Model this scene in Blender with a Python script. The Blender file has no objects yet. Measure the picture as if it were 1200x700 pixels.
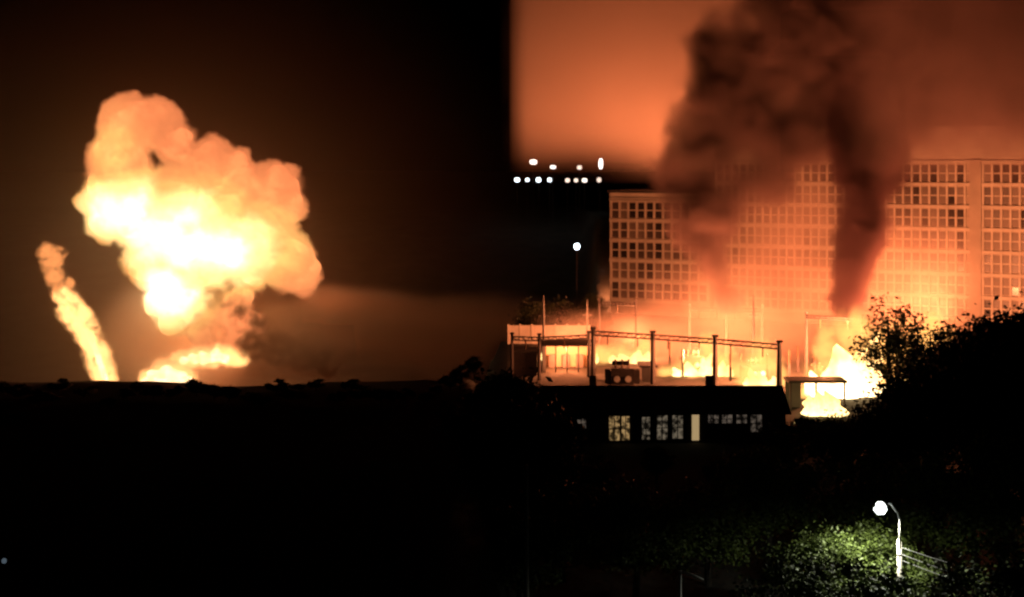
import bpy, math, random
from mathutils import Vector, noise
import numpy as np

# ------------------------------------------------------------------ camera, sky, exposure
sc = bpy.context.scene
COL = sc.collection
HC = 31.0            # the viewer stands on an upper floor
FPX = 1650.0         # focal length in pixels of the 1200 px wide photograph
HOR = 195.0          # row of the horizon

cam = bpy.data.cameras.new('camera')
cam.sensor_width = 36.0
cam.lens = 36.0 * FPX / 1200.0
cam.shift_y = -(350.0 - HOR) / 1200.0
cam.clip_start = 0.5
cam.clip_end = 12000
cam.dof.use_dof = True           # a soft, slightly misfocused night photograph
cam.dof.focus_distance = 22.0
cam.dof.aperture_fstop = 1.35
camo = bpy.data.objects.new('camera', cam)
COL.objects.link(camo)
camo.location = (0, 0, HC)
camo.rotation_euler = (math.radians(90), 0, 0)
sc.camera = camo

world = bpy.data.worlds.new('World')
sc.world = world
world.use_nodes = True
wn = world.node_tree
wn.nodes.clear()
sky = wn.nodes.new('ShaderNodeTexSky')
sky.sky_type = 'NISHITA'
sky.sun_disc = False
sky.sun_elevation = math.radians(-7)
sky.sun_rotation = math.radians(200)
bg = wn.nodes.new('ShaderNodeBackground')
bg.inputs['Strength'].default_value = 0.12
wo = wn.nodes.new('ShaderNodeOutputWorld')
wn.links.new(sky.outputs[0], bg.inputs['Color'])
wn.links.new(bg.outputs[0], wo.inputs['Surface'])

sc.view_settings.view_transform = 'Standard'
sc.view_settings.look = 'None'
sc.view_settings.exposure = 0.0
sc.view_settings.gamma = 1.0
sc.view_settings.use_curve_mapping = False
sc.render.engine = 'CYCLES'
sc.cycles.volume_bounces = 1
sc.cycles.max_bounces = 6
sc.cycles.diffuse_bounces = 2
sc.cycles.glossy_bounces = 2
sc.cycles.transparent_max_bounces = 16
sc.cycles.volume_step_rate = 2.0
sc.cycles.volume_max_steps = 256
sc.cycles.sample_clamp_indirect = 4.0
sc.cycles.use_denoising = True

rng = random.Random(7)


def P(px, py, Y):
    """A point Y metres out that stands at column px, row py of the photograph."""
    return Vector(((px - 600.0) / FPX * Y, Y, HC - (py - HOR) / FPX * Y))


def GX(px, Y):
    return (px - 600.0) / FPX * Y


# ------------------------------------------------------------------ helpers
class MB:
    def __init__(s):
        s.v, s.f = [], []

    def box(s, c, d, rz=0.0, ax=None):
        cx, cy, cz = c
        hx, hy, hz = d[0] / 2, d[1] / 2, d[2] / 2
        co, si = math.cos(rz), math.sin(rz)
        b = len(s.v)
        for z in (-hz, hz):
            for x, y in ((-hx, -hy), (hx, -hy), (hx, hy), (-hx, hy)):
                s.v.append((cx + x * co - y * si, cy + x * si + y * co, cz + z))
        s.f += [(b, b + 3, b + 2, b + 1), (b + 4, b + 5, b + 6, b + 7), (b, b + 1, b + 5, b + 4),
                (b + 1, b + 2, b + 6, b + 5), (b + 2, b + 3, b + 7, b + 6), (b + 3, b, b + 4, b + 7)]
        return s

    def tube(s, pts, radii, n=8, cap=True):
        pts = [Vector(p) for p in pts]
        if not hasattr(radii, '__len__'):
            radii = [radii] * len(pts)
        b = len(s.v)
        for i, p in enumerate(pts):
            t = (pts[min(i + 1, len(pts) - 1)] - pts[max(i - 1, 0)])
            t = t.normalized() if t.length > 1e-9 else Vector((0, 0, 1))
            a = Vector((1, 0, 0)) if abs(t.x) < 0.8 else Vector((0, 1, 0))
            u = t.cross(a).normalized()
            w = t.cross(u)
            for k in range(n):
                an = 2 * math.pi * k / n
                q = p + (u * math.cos(an) + w * math.sin(an)) * radii[i]
                s.v.append(tuple(q))
        for i in range(len(pts) - 1):
            for k in range(n):
                k2 = (k + 1) % n
                s.f.append((b + i * n + k, b + i * n + k2, b + (i + 1) * n + k2, b + (i + 1) * n + k))
        if cap:
            s.f.append(tuple(b + k for k in range(n))[::-1])
            s.f.append(tuple(b + (len(pts) - 1) * n + k for k in range(n)))
        return s

    def quad(s, a, b_, c, d):
        b = len(s.v)
        s.v += [tuple(a), tuple(b_), tuple(c), tuple(d)]
        s.f.append((b, b + 1, b + 2, b + 3))
        return s

    def disc(s, c, r, n=12, normal=(0, -1, 0), depth=0.1):
        nv = Vector(normal).normalized()
        return s.tube([Vector(c), Vector(c) + nv * depth], r, n)

    def mesh(s, name):
        m = bpy.data.meshes.new(name)
        m.from_pydata(s.v, [], s.f)
        m.update()
        return m

    def build(s, name, mat, parent=None, smooth=False, loc=None):
        m = s.mesh(name)
        if smooth:
            m.polygons.foreach_set('use_smooth', [True] * len(m.polygons))
        if mat is not None:
            m.materials.append(mat)
        return link(name, m, parent, loc)


def link(name, data, parent=None, loc=None):
    o = bpy.data.objects.new(name, data)
    COL.objects.link(o)
    if parent is not None:
        o.parent = parent
    if loc is not None:
        o.location = loc
    return o


def tag(o, label, cat=None, group=None, kind=None):
    if label:
        o['label'] = label
    if cat:
        o['category'] = cat
    if group:
        o['group'] = group
    if kind:
        o['kind'] = kind
    return o


def thing(name, loc, label, cat, group=None, rz=0.0):
    o = link(name, None, None, loc)
    o.rotation_euler.z = rz
    return tag(o, label, cat, group)


def copy_tree(o, parent=None):
    c = o.copy()
    COL.objects.link(c)
    c.parent = parent
    for ch in o.children:
        copy_tree(ch, c)
    return c


# ------------------------------------------------------------------ materials
def mat(name, col, rough=0.7, metal=0.0, var=0.25, scale=3.0, bump=0.15, col2=None):
    m = bpy.data.materials.new(name)
    m.use_nodes = True
    nt = m.node_tree
    b = nt.nodes['Principled BSDF']
    tc = nt.nodes.new('ShaderNodeTexCoord')
    n = nt.nodes.new('ShaderNodeTexNoise')
    n.inputs['Scale'].default_value = scale
    n.inputs['Detail'].default_value = 5
    r = nt.nodes.new('ShaderNodeValToRGB')
    c2 = col2 or tuple(c * (1 + var) for c in col)
    r.color_ramp.elements[0].position = 0.3
    r.color_ramp.elements[1].position = 0.7
    r.color_ramp.elements[0].color = (*[c * (1 - var) for c in col], 1)
    r.color_ramp.elements[1].color = (*c2, 1)
    nt.links.new(tc.outputs['Object'], n.inputs['Vector'])
    nt.links.new(n.outputs['Fac'], r.inputs['Fac'])
    nt.links.new(r.outputs['Color'], b.inputs['Base Color'])
    b.inputs['Roughness'].default_value = rough
    b.inputs['Metallic'].default_value = metal
    if bump:
        bp = nt.nodes.new('ShaderNodeBump')
        bp.inputs['Strength'].default_value = bump
        nt.links.new(n.outputs['Fac'], bp.inputs['Height'])
        nt.links.new(bp.outputs['Normal'], b.inputs['Normal'])
    return m


def emit(name, col, strength, sampling='AUTO'):
    m = bpy.data.materials.new(name)
    m.use_nodes = True
    nt = m.node_tree
    nt.nodes.clear()
    e = nt.nodes.new('ShaderNodeEmission')
    e.inputs['Color'].default_value = (*col, 1)
    e.inputs['Strength'].default_value = strength
    o = nt.nodes.new('ShaderNodeOutputMaterial')
    nt.links.new(e.outputs[0], o.inputs['Surface'])
    m.cycles.emission_sampling = sampling
    return m


M = {}
M['ground'] = mat('ground', (0.035, 0.034, 0.026), 0.95, var=0.4, scale=0.08, bump=0.3)
M['asphalt'] = mat('asphalt', (0.05, 0.05, 0.05), 0.9, var=0.3, scale=1.5)
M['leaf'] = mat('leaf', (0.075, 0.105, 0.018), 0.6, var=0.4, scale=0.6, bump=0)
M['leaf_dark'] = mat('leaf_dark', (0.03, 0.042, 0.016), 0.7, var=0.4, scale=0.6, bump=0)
M['bark'] = mat('bark', (0.05, 0.04, 0.03), 0.9, var=0.4, scale=4)
M['concrete'] = mat('concrete', (0.55, 0.52, 0.46), 0.85, var=0.15, scale=0.35)
M['concrete_dk'] = mat('concrete_dark', (0.18, 0.16, 0.15), 0.85, var=0.2, scale=0.6)
M['panel'] = mat('facade_panel', (0.42, 0.37, 0.32), 0.85, var=0.15, scale=0.25)
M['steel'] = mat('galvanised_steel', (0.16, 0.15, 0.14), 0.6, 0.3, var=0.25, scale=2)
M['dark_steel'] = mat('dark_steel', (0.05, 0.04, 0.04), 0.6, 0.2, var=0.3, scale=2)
M['porcelain'] = mat('porcelain', (0.10, 0.06, 0.04), 0.3, var=0.1, scale=2, bump=0)
M['roofing'] = mat('roofing', (0.05, 0.045, 0.045), 0.9, var=0.3, scale=1.2)
M['plaster'] = mat('plaster', (0.10, 0.09, 0.085), 0.9, var=0.2, scale=0.8)
M['cream'] = mat('cream_plaster', (0.55, 0.45, 0.30), 0.85, var=0.12, scale=0.7)
M['white_paint'] = mat('white_paint', (0.7, 0.7, 0.68), 0.6, var=0.08, scale=2)
M['glass_dark'] = mat('dark_glass', (0.035, 0.03, 0.03), 0.15, var=0.2, scale=0.4, bump=0)
M['glass_blind'] = mat('blind_behind_glass', (0.17, 0.14, 0.12), 0.5, var=0.2, scale=0.4, bump=0)
M['glass_mid'] = mat('curtain_behind_glass', (0.075, 0.06, 0.055), 0.4, var=0.2, scale=0.4, bump=0)
M['cable'] = mat('cable', (0.12, 0.12, 0.12), 0.6, var=0.1, bump=0)


# ------------------------------------------------------------------ field expressions for geometry-node volumes
class Fx:
    """A tiny expression wrapper so that node fields read like formulas."""
    def __init__(s, t, sock):
        s.t, s.s = t, sock

    def _m(s, op, o=None, o2=None):
        n = s.t.nodes.new('ShaderNodeMath')
        n.operation = op
        for i, a in enumerate((s, o, o2)):
            if a is None:
                continue
            if isinstance(a, Fx):
                s.t.links.new(a.s, n.inputs[i])
            else:
                n.inputs[i].default_value = a
        return Fx(s.t, n.outputs[0])

    def __add__(s, o): return s._m('ADD', o)
    def __sub__(s, o): return s._m('SUBTRACT', o)
    def __mul__(s, o): return s._m('MULTIPLY', o)
    def pw(s, o): return s._m('POWER', o)
    def mx(s, o): return s._m('MAXIMUM', o)
    def mn(s, o): return s._m('MINIMUM', o)
    def smin(s, o, k): return s._m('SMOOTH_MIN', o, k)

    def ramp(s, a, b, lo=0.0, hi=1.0, smooth=True):
        n = s.t.nodes.new('ShaderNodeMapRange')
        n.interpolation_type = 'SMOOTHSTEP' if smooth else 'LINEAR'
        n.clamp = True
        s.t.links.new(s.s, n.inputs['Value'])
        if smooth and a > b:
            a, b, lo, hi = b, a, hi, lo
        n.inputs['From Min'].default_value = a
        n.inputs['From Max'].default_value = b
        n.inputs['To Min'].default_value = lo
        n.inputs['To Max'].default_value = hi
        return Fx(s.t, n.outputs['Result'])


def vmath(t, op, a, b):
    n = t.nodes.new('ShaderNodeVectorMath')
    n.operation = op
    for i, x in enumerate((a, b)):
        if x is None:
            continue
        if isinstance(x, (tuple, list, Vector)):
            n.inputs[i].default_value = tuple(x)
        else:
            t.links.new(x, n.inputs[i])
    return n


def noise_fx(t, vec, scale, detail=3.0, rough=0.55, color=False):
    n = t.nodes.new('ShaderNodeTexNoise')
    n.inputs['Scale'].default_value = scale
    n.inputs['Detail'].default_value = detail
    n.inputs['Roughness'].default_value = rough
    t.links.new(vec, n.inputs['Vector'])
    return n.outputs['Color'] if color else Fx(t, n.outputs[0])


def warped(t, vec, scale, amp, detail=3.0):
    c = noise_fx(t, vec, scale, detail, color=True)
    d = vmath(t, 'SUBTRACT', c, (0.5, 0.5, 0.5))
    sc_ = t.nodes.new('ShaderNodeVectorMath')
    sc_.operation = 'SCALE'
    t.links.new(d.outputs[0], sc_.inputs[0])
    sc_.inputs['Scale'].default_value = amp
    return vmath(t, 'ADD', vec, sc_.outputs[0]).outputs[0]


def blob(t, vec, c, r):
    """Distance to a blob's centre in units of its radius (radius: number or triple)."""
    r = (r, r, r) if not hasattr(r, '__len__') else r
    d = vmath(t, 'SUBTRACT', vec, c)
    q = vmath(t, 'DIVIDE', d.outputs[0], r)
    l = vmath(t, 'LENGTH', q.outputs[0], None)
    return Fx(t, l.outputs['Value'])


def blobs(t, vec, lst, k=0.25):
    d = None
    for c, r in lst:
        b = blob(t, vec, c, r)
        d = b if d is None else d.smin(b, k)
    return d


def volume(name, lo, hi, res, field, material, parent=None):
    """A smoke or fire cloud: a density grid worked out once by geometry nodes."""
    t = bpy.data.node_groups.new(name, 'GeometryNodeTree')
    t.interface.new_socket('Geometry', in_out='OUTPUT', socket_type='NodeSocketGeometry')
    pos = t.nodes.new('GeometryNodeInputPosition').outputs[0]
    dens = field(t, pos)
    vc = t.nodes.new('GeometryNodeVolumeCube')
    t.links.new(dens.s, vc.inputs['Density'])
    vc.inputs['Min'].default_value = tuple(lo)
    vc.inputs['Max'].default_value = tuple(hi)
    for k, a in enumerate('XYZ'):
        vc.inputs['Resolution ' + a].default_value = max(8, int((hi[k] - lo[k]) / res))
    sm = t.nodes.new('GeometryNodeSetMaterial')
    sm.inputs['Material'].default_value = material
    go = t.nodes.new('NodeGroupOutput')
    t.links.new(vc.outputs[0], sm.inputs['Geometry'])
    t.links.new(sm.outputs[0], go.inputs[0])
    mb = MB().box(((lo[0] + hi[0]) / 2, (lo[1] + hi[1]) / 2, (lo[2] + hi[2]) / 2), (hi[0] - lo[0], hi[1] - lo[1], hi[2] - lo[2]))
    o = mb.build(name, material, parent)
    md = o.modifiers.new('volume', 'NODES')
    md.node_group = t
    return o


def smoke_mat(name, color, density, aniso=0.2):
    m = bpy.data.materials.new(name)
    m.use_nodes = True
    nt = m.node_tree
    nt.nodes.clear()
    pv = nt.nodes.new('ShaderNodeVolumePrincipled')
    pv.inputs['Color'].default_value = (*color, 1)
    pv.inputs['Density'].default_value = density
    pv.inputs['Anisotropy'].default_value = aniso
    o = nt.nodes.new('ShaderNodeOutputMaterial')
    nt.links.new(pv.outputs[0], o.inputs['Volume'])
    return m


# ------------------------------------------------------------------ ground
def sstep(a, b, x):
    t = max(0.0, min(1.0, (x - a) / (b - a)))
    return t * t * (3 - 2 * t)


def ground_z(x, y):
    # ground sunk out of firelight behind the substation's left end, valley behind the ridge
    z = -72.0 * max(sstep(250, 345, y) * sstep(0.0, -7.0, x - 0.0600 * y), sstep(132, 330, y) * sstep(-1.0, -16.0, x))
    far = sstep(700, 1100, y)
    z = z * (1 - far) + far * (-3.0)
    if y > 1200:
        z += 6.0 * sstep(1200, 3000, y) * noise.noise(Vector((x * 0.0012, y * 0.0012, 3)))
    # the near ridge on the left, its dark side towards the viewer
    if x < 1:
        r = sstep(30, 124, y) * (1 - sstep(126, 205, y)) * sstep(0.8, -3.5, x)
        z += 10.7 * r + 0.7 * r * noise.noise(Vector((x * 0.06, y * 0.05, 1))) + 0.35 * r * noise.noise(Vector((x * 0.3, y * 0.2, 5)))
    return z


xs = [-6000, -3000, -1500, -900, -600] + list(range(-400, -80, 8)) + list(range(-80, 60, 2)) + list(range(60, 240, 8)) + [260, 300, 360, 450, 600, 900, 1500, 3000, 6000]
ys = [-400, -100, 0] + list(range(20, 100, 8)) + list(range(100, 140, 2)) + list(range(140, 640, 6)) + [660, 700, 760, 850, 950, 1100, 1300, 1700, 2400, 3500, 6000, 9500]
g = MB()
for y in ys:
    for x in xs:
        g.v.append((x, y, ground_z(x, y)))
nx = len(xs)
for j in range(len(ys) - 1):
    for i in range(nx - 1):
        a = j * nx + i
        g.f.append((a, a + 1, a + nx + 1, a + nx))
o = g.build('ground', M['ground'], smooth=True)
tag(o, None, kind='structure')

# ================================================================== LEFT: the explosion beyond the dark ridge
YF = 600.0
SF = YF / FPX        # metres per photograph pixel out there


def FP(px, py, dy=0.0):
    return P(px, py, YF) + Vector((0, dy, 0))


FB = [  # px, py, radius px, depth offset m
    (150, 150, 40, 0), (180, 146, 32, 4), (142, 190, 38, -3), (205, 170, 26, 3),
    (240, 190, 32, 6), (268, 196, 24, 8), (318, 222, 34, 8), (335, 245, 24, 6), (290, 225, 34, 4),
    (112, 236, 22, 0), (128, 222, 30, -2), (125, 262, 22, -4),
    (165, 240, 48, -4), (212, 245, 54, -6), (262, 262, 50, -4), (305, 285, 46, -2), (335, 308, 36, 0), (352, 322, 24, 2),
    (182, 305, 34, -4), (212, 318, 40, -6), (252, 305, 42, -6), (295, 312, 30, 0),
    (196, 352, 26, -4), (208, 372, 22, -6), (232, 358, 26, -4),
    (236, 392, 20, 2), (256, 372, 22, 6), (270, 396, 18, 8), (246, 414, 20, 4), (275, 350, 22, 6), (292, 378, 14, 8),
]
FB_CENTRES = [(FP(a, b, d), r * SF) for a, b, r, d in FB]


def heat_nodes(nt, vec):
    """Temperature of the fireball at a point: hottest through its middle and its foot."""
    hot = [((240, 288), (130, 66)), ((205, 335), (60, 66)), ((165, 248), (95, 56)), ((205, 262), (110, 66))]
    s = None
    for (a, b), (rx, rz) in hot:
        d = blob(nt, vec, FP(a, b), (rx * SF, 42, rz * SF))
        f = d.ramp(1.5, 0.1, 0.0, 1.0)
        s = f if s is None else s.mx(f)
    up = blob(nt, vec, FP(140, 180), (50 * SF, 40, 70 * SF)).ramp(1.2, 0.1, 0.0, 0.55)
    n = noise_fx(nt, vec, 0.07, 3.0)
    return s.mx(up) + (n - 0.5) * 0.28


def heat_colour(nt, heat):
    r = nt.nodes.new('ShaderNodeValToRGB')
    cr = r.color_ramp
    cr.interpolation = 'EASE'
    e = cr.elements
    e[0].position, e[0].color = 0.0, (0.92, 0.25, 0.085, 1)
    e[1].position, e[1].color = 0.92, (3.0, 2.4, 1.4, 1)
    for p_, c in ((0.25, (1.05, 0.33, 0.105, 1)), (0.45, (1.2, 0.54, 0.15, 1)), (0.65, (1.7, 1.05, 0.38, 1))):
        x = e.new(p_)
        x.color = c
    nt.links.new(heat.s, r.inputs['Fac'])
    return r.outputs['Color']


def fire_volume_mat(name, k):
    m = bpy.data.materials.new(name)
    m.use_nodes = True
    nt = m.node_tree
    nt.nodes.clear()
    at = nt.nodes.new('ShaderNodeAttribute')
    at.attribute_name = 'density'
    tc = nt.nodes.new('ShaderNodeTexCoord')
    d = Fx(nt, at.outputs['Fac']) * k
    col = heat_colour(nt, heat_nodes(nt, tc.outputs['Object']))
    em = nt.nodes.new('ShaderNodeEmission')
    nt.links.new(col, em.inputs['Color'])
    nt.links.new(d.s, em.inputs['Strength'])
    ab = nt.nodes.new('ShaderNodeVolumeAbsorption')
    ab.inputs['Color'].default_value = (0, 0, 0, 1)
    nt.links.new(d.s, ab.inputs['Density'])
    add = nt.nodes.new('ShaderNodeAddShader')
    nt.links.new(em.outputs[0], add.inputs[0])
    nt.links.new(ab.outputs[0], add.inputs[1])
    o_ = nt.nodes.new('ShaderNodeOutputMaterial')
    nt.links.new(add.outputs[0], o_.inputs['Volume'])
    return m


def core_mat(name):
    m = bpy.data.materials.new(name)
    m.use_nodes = True
    nt = m.node_tree
    nt.nodes.clear()
    tc = nt.nodes.new('ShaderNodeTexCoord')
    col = heat_colour(nt, heat_nodes(nt, tc.outputs['Object']))
    em = nt.nodes.new('ShaderNodeEmission')
    nt.links.new(col, em.inputs['Color'])
    em.inputs['Strength'].default_value = 1.5
    o_ = nt.nodes.new('ShaderNodeOutputMaterial')
    nt.links.new(em.outputs[0], o_.inputs['Surface'])
    return m


def ico(subdiv):
    import bmesh
    bm = bmesh.new()
    bmesh.ops.create_icosphere(bm, subdivisions=subdiv, radius=1.0)
    v = [tuple(x.co) for x in bm.verts]
    f = [tuple(x.index for x in fa.verts) for fa in bm.faces]
    bm.free()
    return v, f


ICO_V, ICO_F = ico(3)


def blob_mesh(name, lst, shrink, voxel, amp, freq, material, parent=None):
    mb = MB()
    for c, r in lst:
        b = len(mb.v)
        for v in ICO_V:
            p = Vector(c) + Vector(v) * r * shrink
            q = p + Vector(v) * amp * r * (noise.fractal(p * freq, 1.0, 2.0, 3))
            mb.v.append(tuple(q))
        mb.f += [tuple(i + b for i in f) for f in ICO_F]
    tmp = mb.build('temporary', None)
    md = tmp.modifiers.new('r', 'REMESH')
    md.mode = 'VOXEL'
    md.voxel_size = voxel
    dg = bpy.context.evaluated_depsgraph_get()
    me = bpy.data.meshes.new_from_object(tmp.evaluated_get(dg))
    bpy.data.objects.remove(tmp)
    me.name = name
    me.materials.clear()
    me.materials.append(material)
    me.polygons.foreach_set('use_smooth', [True] * len(me.polygons))
    return link(name, me, parent)


fb_base = FP(225, 452)
fireball = thing('fireball', fb_base, 'huge billowing yellow and orange fireball rising over the dark ridge', 'fireball')
core = blob_mesh('burning_core', FB_CENTRES, 0.76, 1.3, 0.35, 0.10, core_mat('fireball_core'), fireball)
core.location = -fb_base


def fb_field(t, pos):
    w = warped(t, pos, 0.075, 11.0, 3.0)
    w = warped(t, w, 0.22, 5.5, 3.0)
    d = blobs(t, w, FB_CENTRES, 0.10) + (noise_fx(t, w, 0.22, 5.0, 0.6) - 0.5) * 0.55
    return d.ramp(1.07, 0.80, 0.0, 1.0)


lo, hi = FP(55, 452) + Vector((0, -34, 0)), FP(405, 90) + Vector((0, 36, 0))
v = volume('flame_billows', lo, hi, 0.7, fb_field, fire_volume_mat('fireball_volume', 0.35), fireball)
v.location = -fb_base
v['kind'] = 'stuff'
fl = bpy.data.lights.new('fireball_light', 'POINT')     # the fireball's own glow on the smoke round its foot
fl.energy = 190e3
fl.color = (1.0, 0.30, 0.10)
fl.shadow_soft_size = 7.0
link('fireball_light', fl, fireball, FP(236, 385, 24) - fb_base)


def flame_mat(name, strength, tip=(1.0, 0.30, 0.06), mid=(1.0, 0.62, 0.2), root=(1.0, 0.86, 0.5), height=8.0):
    m = bpy.data.materials.new(name)
    m.use_nodes = True
    nt = m.node_tree
    nt.nodes.clear()
    tc = nt.nodes.new('ShaderNodeTexCoord')
    sp = nt.nodes.new('ShaderNodeSeparateXYZ')
    nt.links.new(tc.outputs['Object'], sp.inputs[0])
    n = noise_fx(nt, tc.outputs['Object'], 2.2 / height * 3, 3.0)
    h = Fx(nt, sp.outputs['Z']) * (1.0 / height) + (n - 0.5) * 0.7
    r = nt.nodes.new('ShaderNodeValToRGB')
    e = r.color_ramp.elements
    e[0].position, e[0].color = 0.0, (*[c * strength for c in root], 1)
    e[1].position, e[1].color = 1.0, (*[c * strength * 0.35 for c in tip], 1)
    x = e.new(0.5)
    x.color = (*[c * strength * 0.75 for c in mid], 1)
    nt.links.new(h.s, r.inputs['Fac'])
    em = nt.nodes.new('ShaderNodeEmission')
    nt.links.new(r.outputs['Color'], em.inputs['Color'])
    o_ = nt.nodes.new('ShaderNodeOutputMaterial')
    nt.links.new(em.outputs[0], o_.inputs['Surface'])
    return m


def tongue(base, h, r, lean, seed, material, parent, name='flame_tongue'):
    """One flame: a swelling, tapering, twisting body with a ragged skin."""
    mb = MB()
    n, rings = 12, 14
    sv = Vector((seed * 3.17, seed * 1.3, seed * 2.1))
    for i in range(rings + 1):
        t = i / rings
        prof = (0.55 + 0.9 * math.sin(min(1, t * 1.5 + 0.12) * math.pi * 0.55)) * (1 - t) ** 0.75
        cx = lean[0] * t ** 1.3 + 0.35 * r * noise.noise(sv + Vector((0, 0, t * 3)))
        cy = lean[1] * t ** 1.3 + 0.35 * r * noise.noise(sv + Vector((9, 0, t * 3)))
        for k in range(n):
            a = 2 * math.pi * k / n
            rr = r * prof * (1 + 0.55 * noise.noise(sv + Vector((math.cos(a) * 1.2, math.sin(a) * 1.2, t * 4))))
            mb.v.append((cx + rr * math.cos(a), cy + rr * math.sin(a), h * t + 0.10 * h * noise.noise(sv + Vector((math.cos(a), math.sin(a), 7 + t * 2))) * t))
    for i in range(rings):
        for k in range(n):
            k2 = (k + 1) % n
            mb.f.append((i * n + k, i * n + k2, (i + 1) * n + k2, (i + 1) * n + k))
    mb.f.append(tuple(range(n))[::-1])
    mb.f.append(tuple(rings * n + k for k in range(n)))
    o_ = mb.build(name, material, parent, smooth=True)
    o_.location = base
    return o_


# the leaning jet of flame
jet_base = FP(126, 450)
jet = thing('flame_jet', jet_base, 'thin leaning jet of white-yellow flame left of the fireball', 'flame')
path = [(126, 452, 10), (121, 436, 11), (115, 418, 11), (108, 400, 11), (99, 384, 11), (90, 370, 12), (82, 358, 11), (75, 350, 9), (70, 343, 6)]
mb = MB()
pts, rad = [], []
for k in range(33):
    u = k / 32 * (len(path) - 1)
    i = min(int(u), len(path) - 2)
    f = u - i
    a = [path[i][q] * (1 - f) + path[i + 1][q] * f for q in range(3)]
    pts.append(FP(a[0], a[1]) - jet_base + Vector((0.9 * noise.noise(Vector((k * .4, 0, 1))), 0, 0)))
    rad.append(a[2] * SF * (0.85 + 0.5 * noise.noise(Vector((k * .35, 4, 2)))))
mb.tube(pts, [x * 0.38 for x in rad], 12)
mb.build('jet_column', flame_mat('jet_flame', 3.2, tip=(1.0, 0.42, 0.13), height=42.0), jet, smooth=True)
# fires on the ground under the fireball
M['gfire'] = flame_mat('ground_fire_flame', 3.5, tip=(1.0, 0.6, 0.2), height=400.0)
M['gfire2'] = flame_mat('ground_fire_flame_orange', 1.6, tip=(0.9, 0.3, 0.1), height=16.0)
gf = thing('ground_fire', FP(195, 452), 'white-hot fire on the ground below the fireball, beside the jet', 'fire')
def mound(lst, material, parent):
    o_ = blob_mesh('flame_mound', [(FP(a, b), r * SF) for a, b, r in lst], 1.0, 0.8, 0.5, 0.25, material, parent)
    o_.location = -parent.location


mound([(172, 449, 7), (184, 444, 10), (197, 441, 13), (210, 444, 10), (219, 449, 7)], M['gfire'], gf)
gf2 = thing('fire_sheet', FP(245, 430), 'flat sheet of yellow flame spreading under the dark smoke knot', 'fire')
mound([(216, 423, 5), (226, 421, 7), (239, 418, 8), (252, 417, 8), (264, 420, 6)], M['gfire'], gf2)


def glow_mat(name, col, k, strength):
    """Burning gas: thin, soft, giving off its own light."""
    m = bpy.data.materials.new(name)
    m.use_nodes = True
    nt = m.node_tree
    nt.nodes.clear()
    at = nt.nodes.new('ShaderNodeAttribute')
    at.attribute_name = 'density'
    d = Fx(nt, at.outputs['Fac']) * k
    em = nt.nodes.new('ShaderNodeEmission')
    em.inputs['Color'].default_value = (*[c * strength for c in col], 1)
    nt.links.new(d.s, em.inputs['Strength'])
    ab = nt.nodes.new('ShaderNodeVolumeAbsorption')
    ab.inputs['Color'].default_value = (0, 0, 0, 1)
    nt.links.new(d.s, ab.inputs['Density'])
    add = nt.nodes.new('ShaderNodeAddShader')
    nt.links.new(em.outputs[0], add.inputs[0])
    nt.links.new(ab.outputs[0], add.inputs[1])
    o_ = nt.nodes.new('ShaderNodeOutputMaterial')
    nt.links.new(add.outputs[0], o_.inputs['Volume'])
    return m


def gas(name, lst, lo, hi, res, parent, m, warp=(0.2, 3.0), warp2=(0.6, 1.0), edge=(1.1, 0.4), wisp=None):
    def field(t, pos):
        w = warped(t, pos, warp[0], warp[1], 3.0)
        w = warped(t, w, warp2[0], warp2[1], 2.0)
        d = blobs(t, w, lst, 0.15).ramp(*edge)
        if wisp:
            d = d * noise_fx(t, w, wisp[0], 3.0).ramp(wisp[1], wisp[2])
        return d
    v_ = volume(name, lo, hi, res, field, m, parent)
    v_['kind'] = 'stuff'
    if parent is not None:
        v_.location = -parent.location
    return v_


M['gas1'] = glow_mat('burning_gas', (1.0, 0.46, 0.15), 0.42, 3.2)
gas('burning_gas', [(FP(a, b), (r * 1.3 * SF, 6, r * 1.3 * SF)) for a, b, r in [tuple(path[i][q] * (1 - f) + path[i + 1][q] * f for q in range(3)) for i in range(len(path) - 1) for f in (0.0, 0.5)]],
    FP(35, 458) + Vector((0, -14, 0)), FP(150, 280) + Vector((0, 14, 0)), 0.5, jet, M['gas1'], (0.12, 5.0), (0.35, 5.0), (1.25, 0.4), (0.20, 0.40, 0.56))
M['gas3'] = glow_mat('burning_gas_orange', (1.0, 0.34, 0.10), 0.50, 1.3)
gas('burning_gas', [(FP(56, 296), (10 * SF, 5, 10 * SF)), (FP(69, 297), (8 * SF, 5, 8 * SF)), (FP(61, 310), (12 * SF, 5, 12 * SF)), (FP(64, 324), (10 * SF, 5, 12 * SF)), (FP(69, 340), (9 * SF, 5, 12 * SF)), (FP(81, 333), (7 * SF, 4, 8 * SF))],
    FP(30, 365) + Vector((0, -14, 0)), FP(110, 275) + Vector((0, 14, 0)), 0.45, jet, M['gas3'], (0.14, 3.0), (0.4, 3.5), (1.35, 0.3), (0.26, 0.40, 0.55))
gas('burning_gas', [(FP(178, 444), (18 * SF, 7, 14 * SF)), (FP(196, 440), (28 * SF, 8, 20 * SF)), (FP(214, 443), (18 * SF, 7, 14 * SF))],
    FP(145, 465) + Vector((0, -14, 0)), FP(250, 410) + Vector((0, 14, 0)), 0.5, gf, M['gas1'], (0.14, 5.0), (0.4, 3.5), (1.1, 0.4), (0.2, 0.33, 0.5))
gas('burning_gas', [(FP(220, 421), (26 * SF, 7, 12 * SF)), (FP(250, 416), (36 * SF, 8, 15 * SF)), (FP(274, 420), (20 * SF, 7, 12 * SF))],
    FP(180, 445) + Vector((0, -14, 0)), FP(310, 395) + Vector((0, 14, 0)), 0.5, gf2, M['gas1'], (0.14, 6.0), (0.4, 4.0), (1.1, 0.4), (0.2, 0.36, 0.54))

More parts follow.
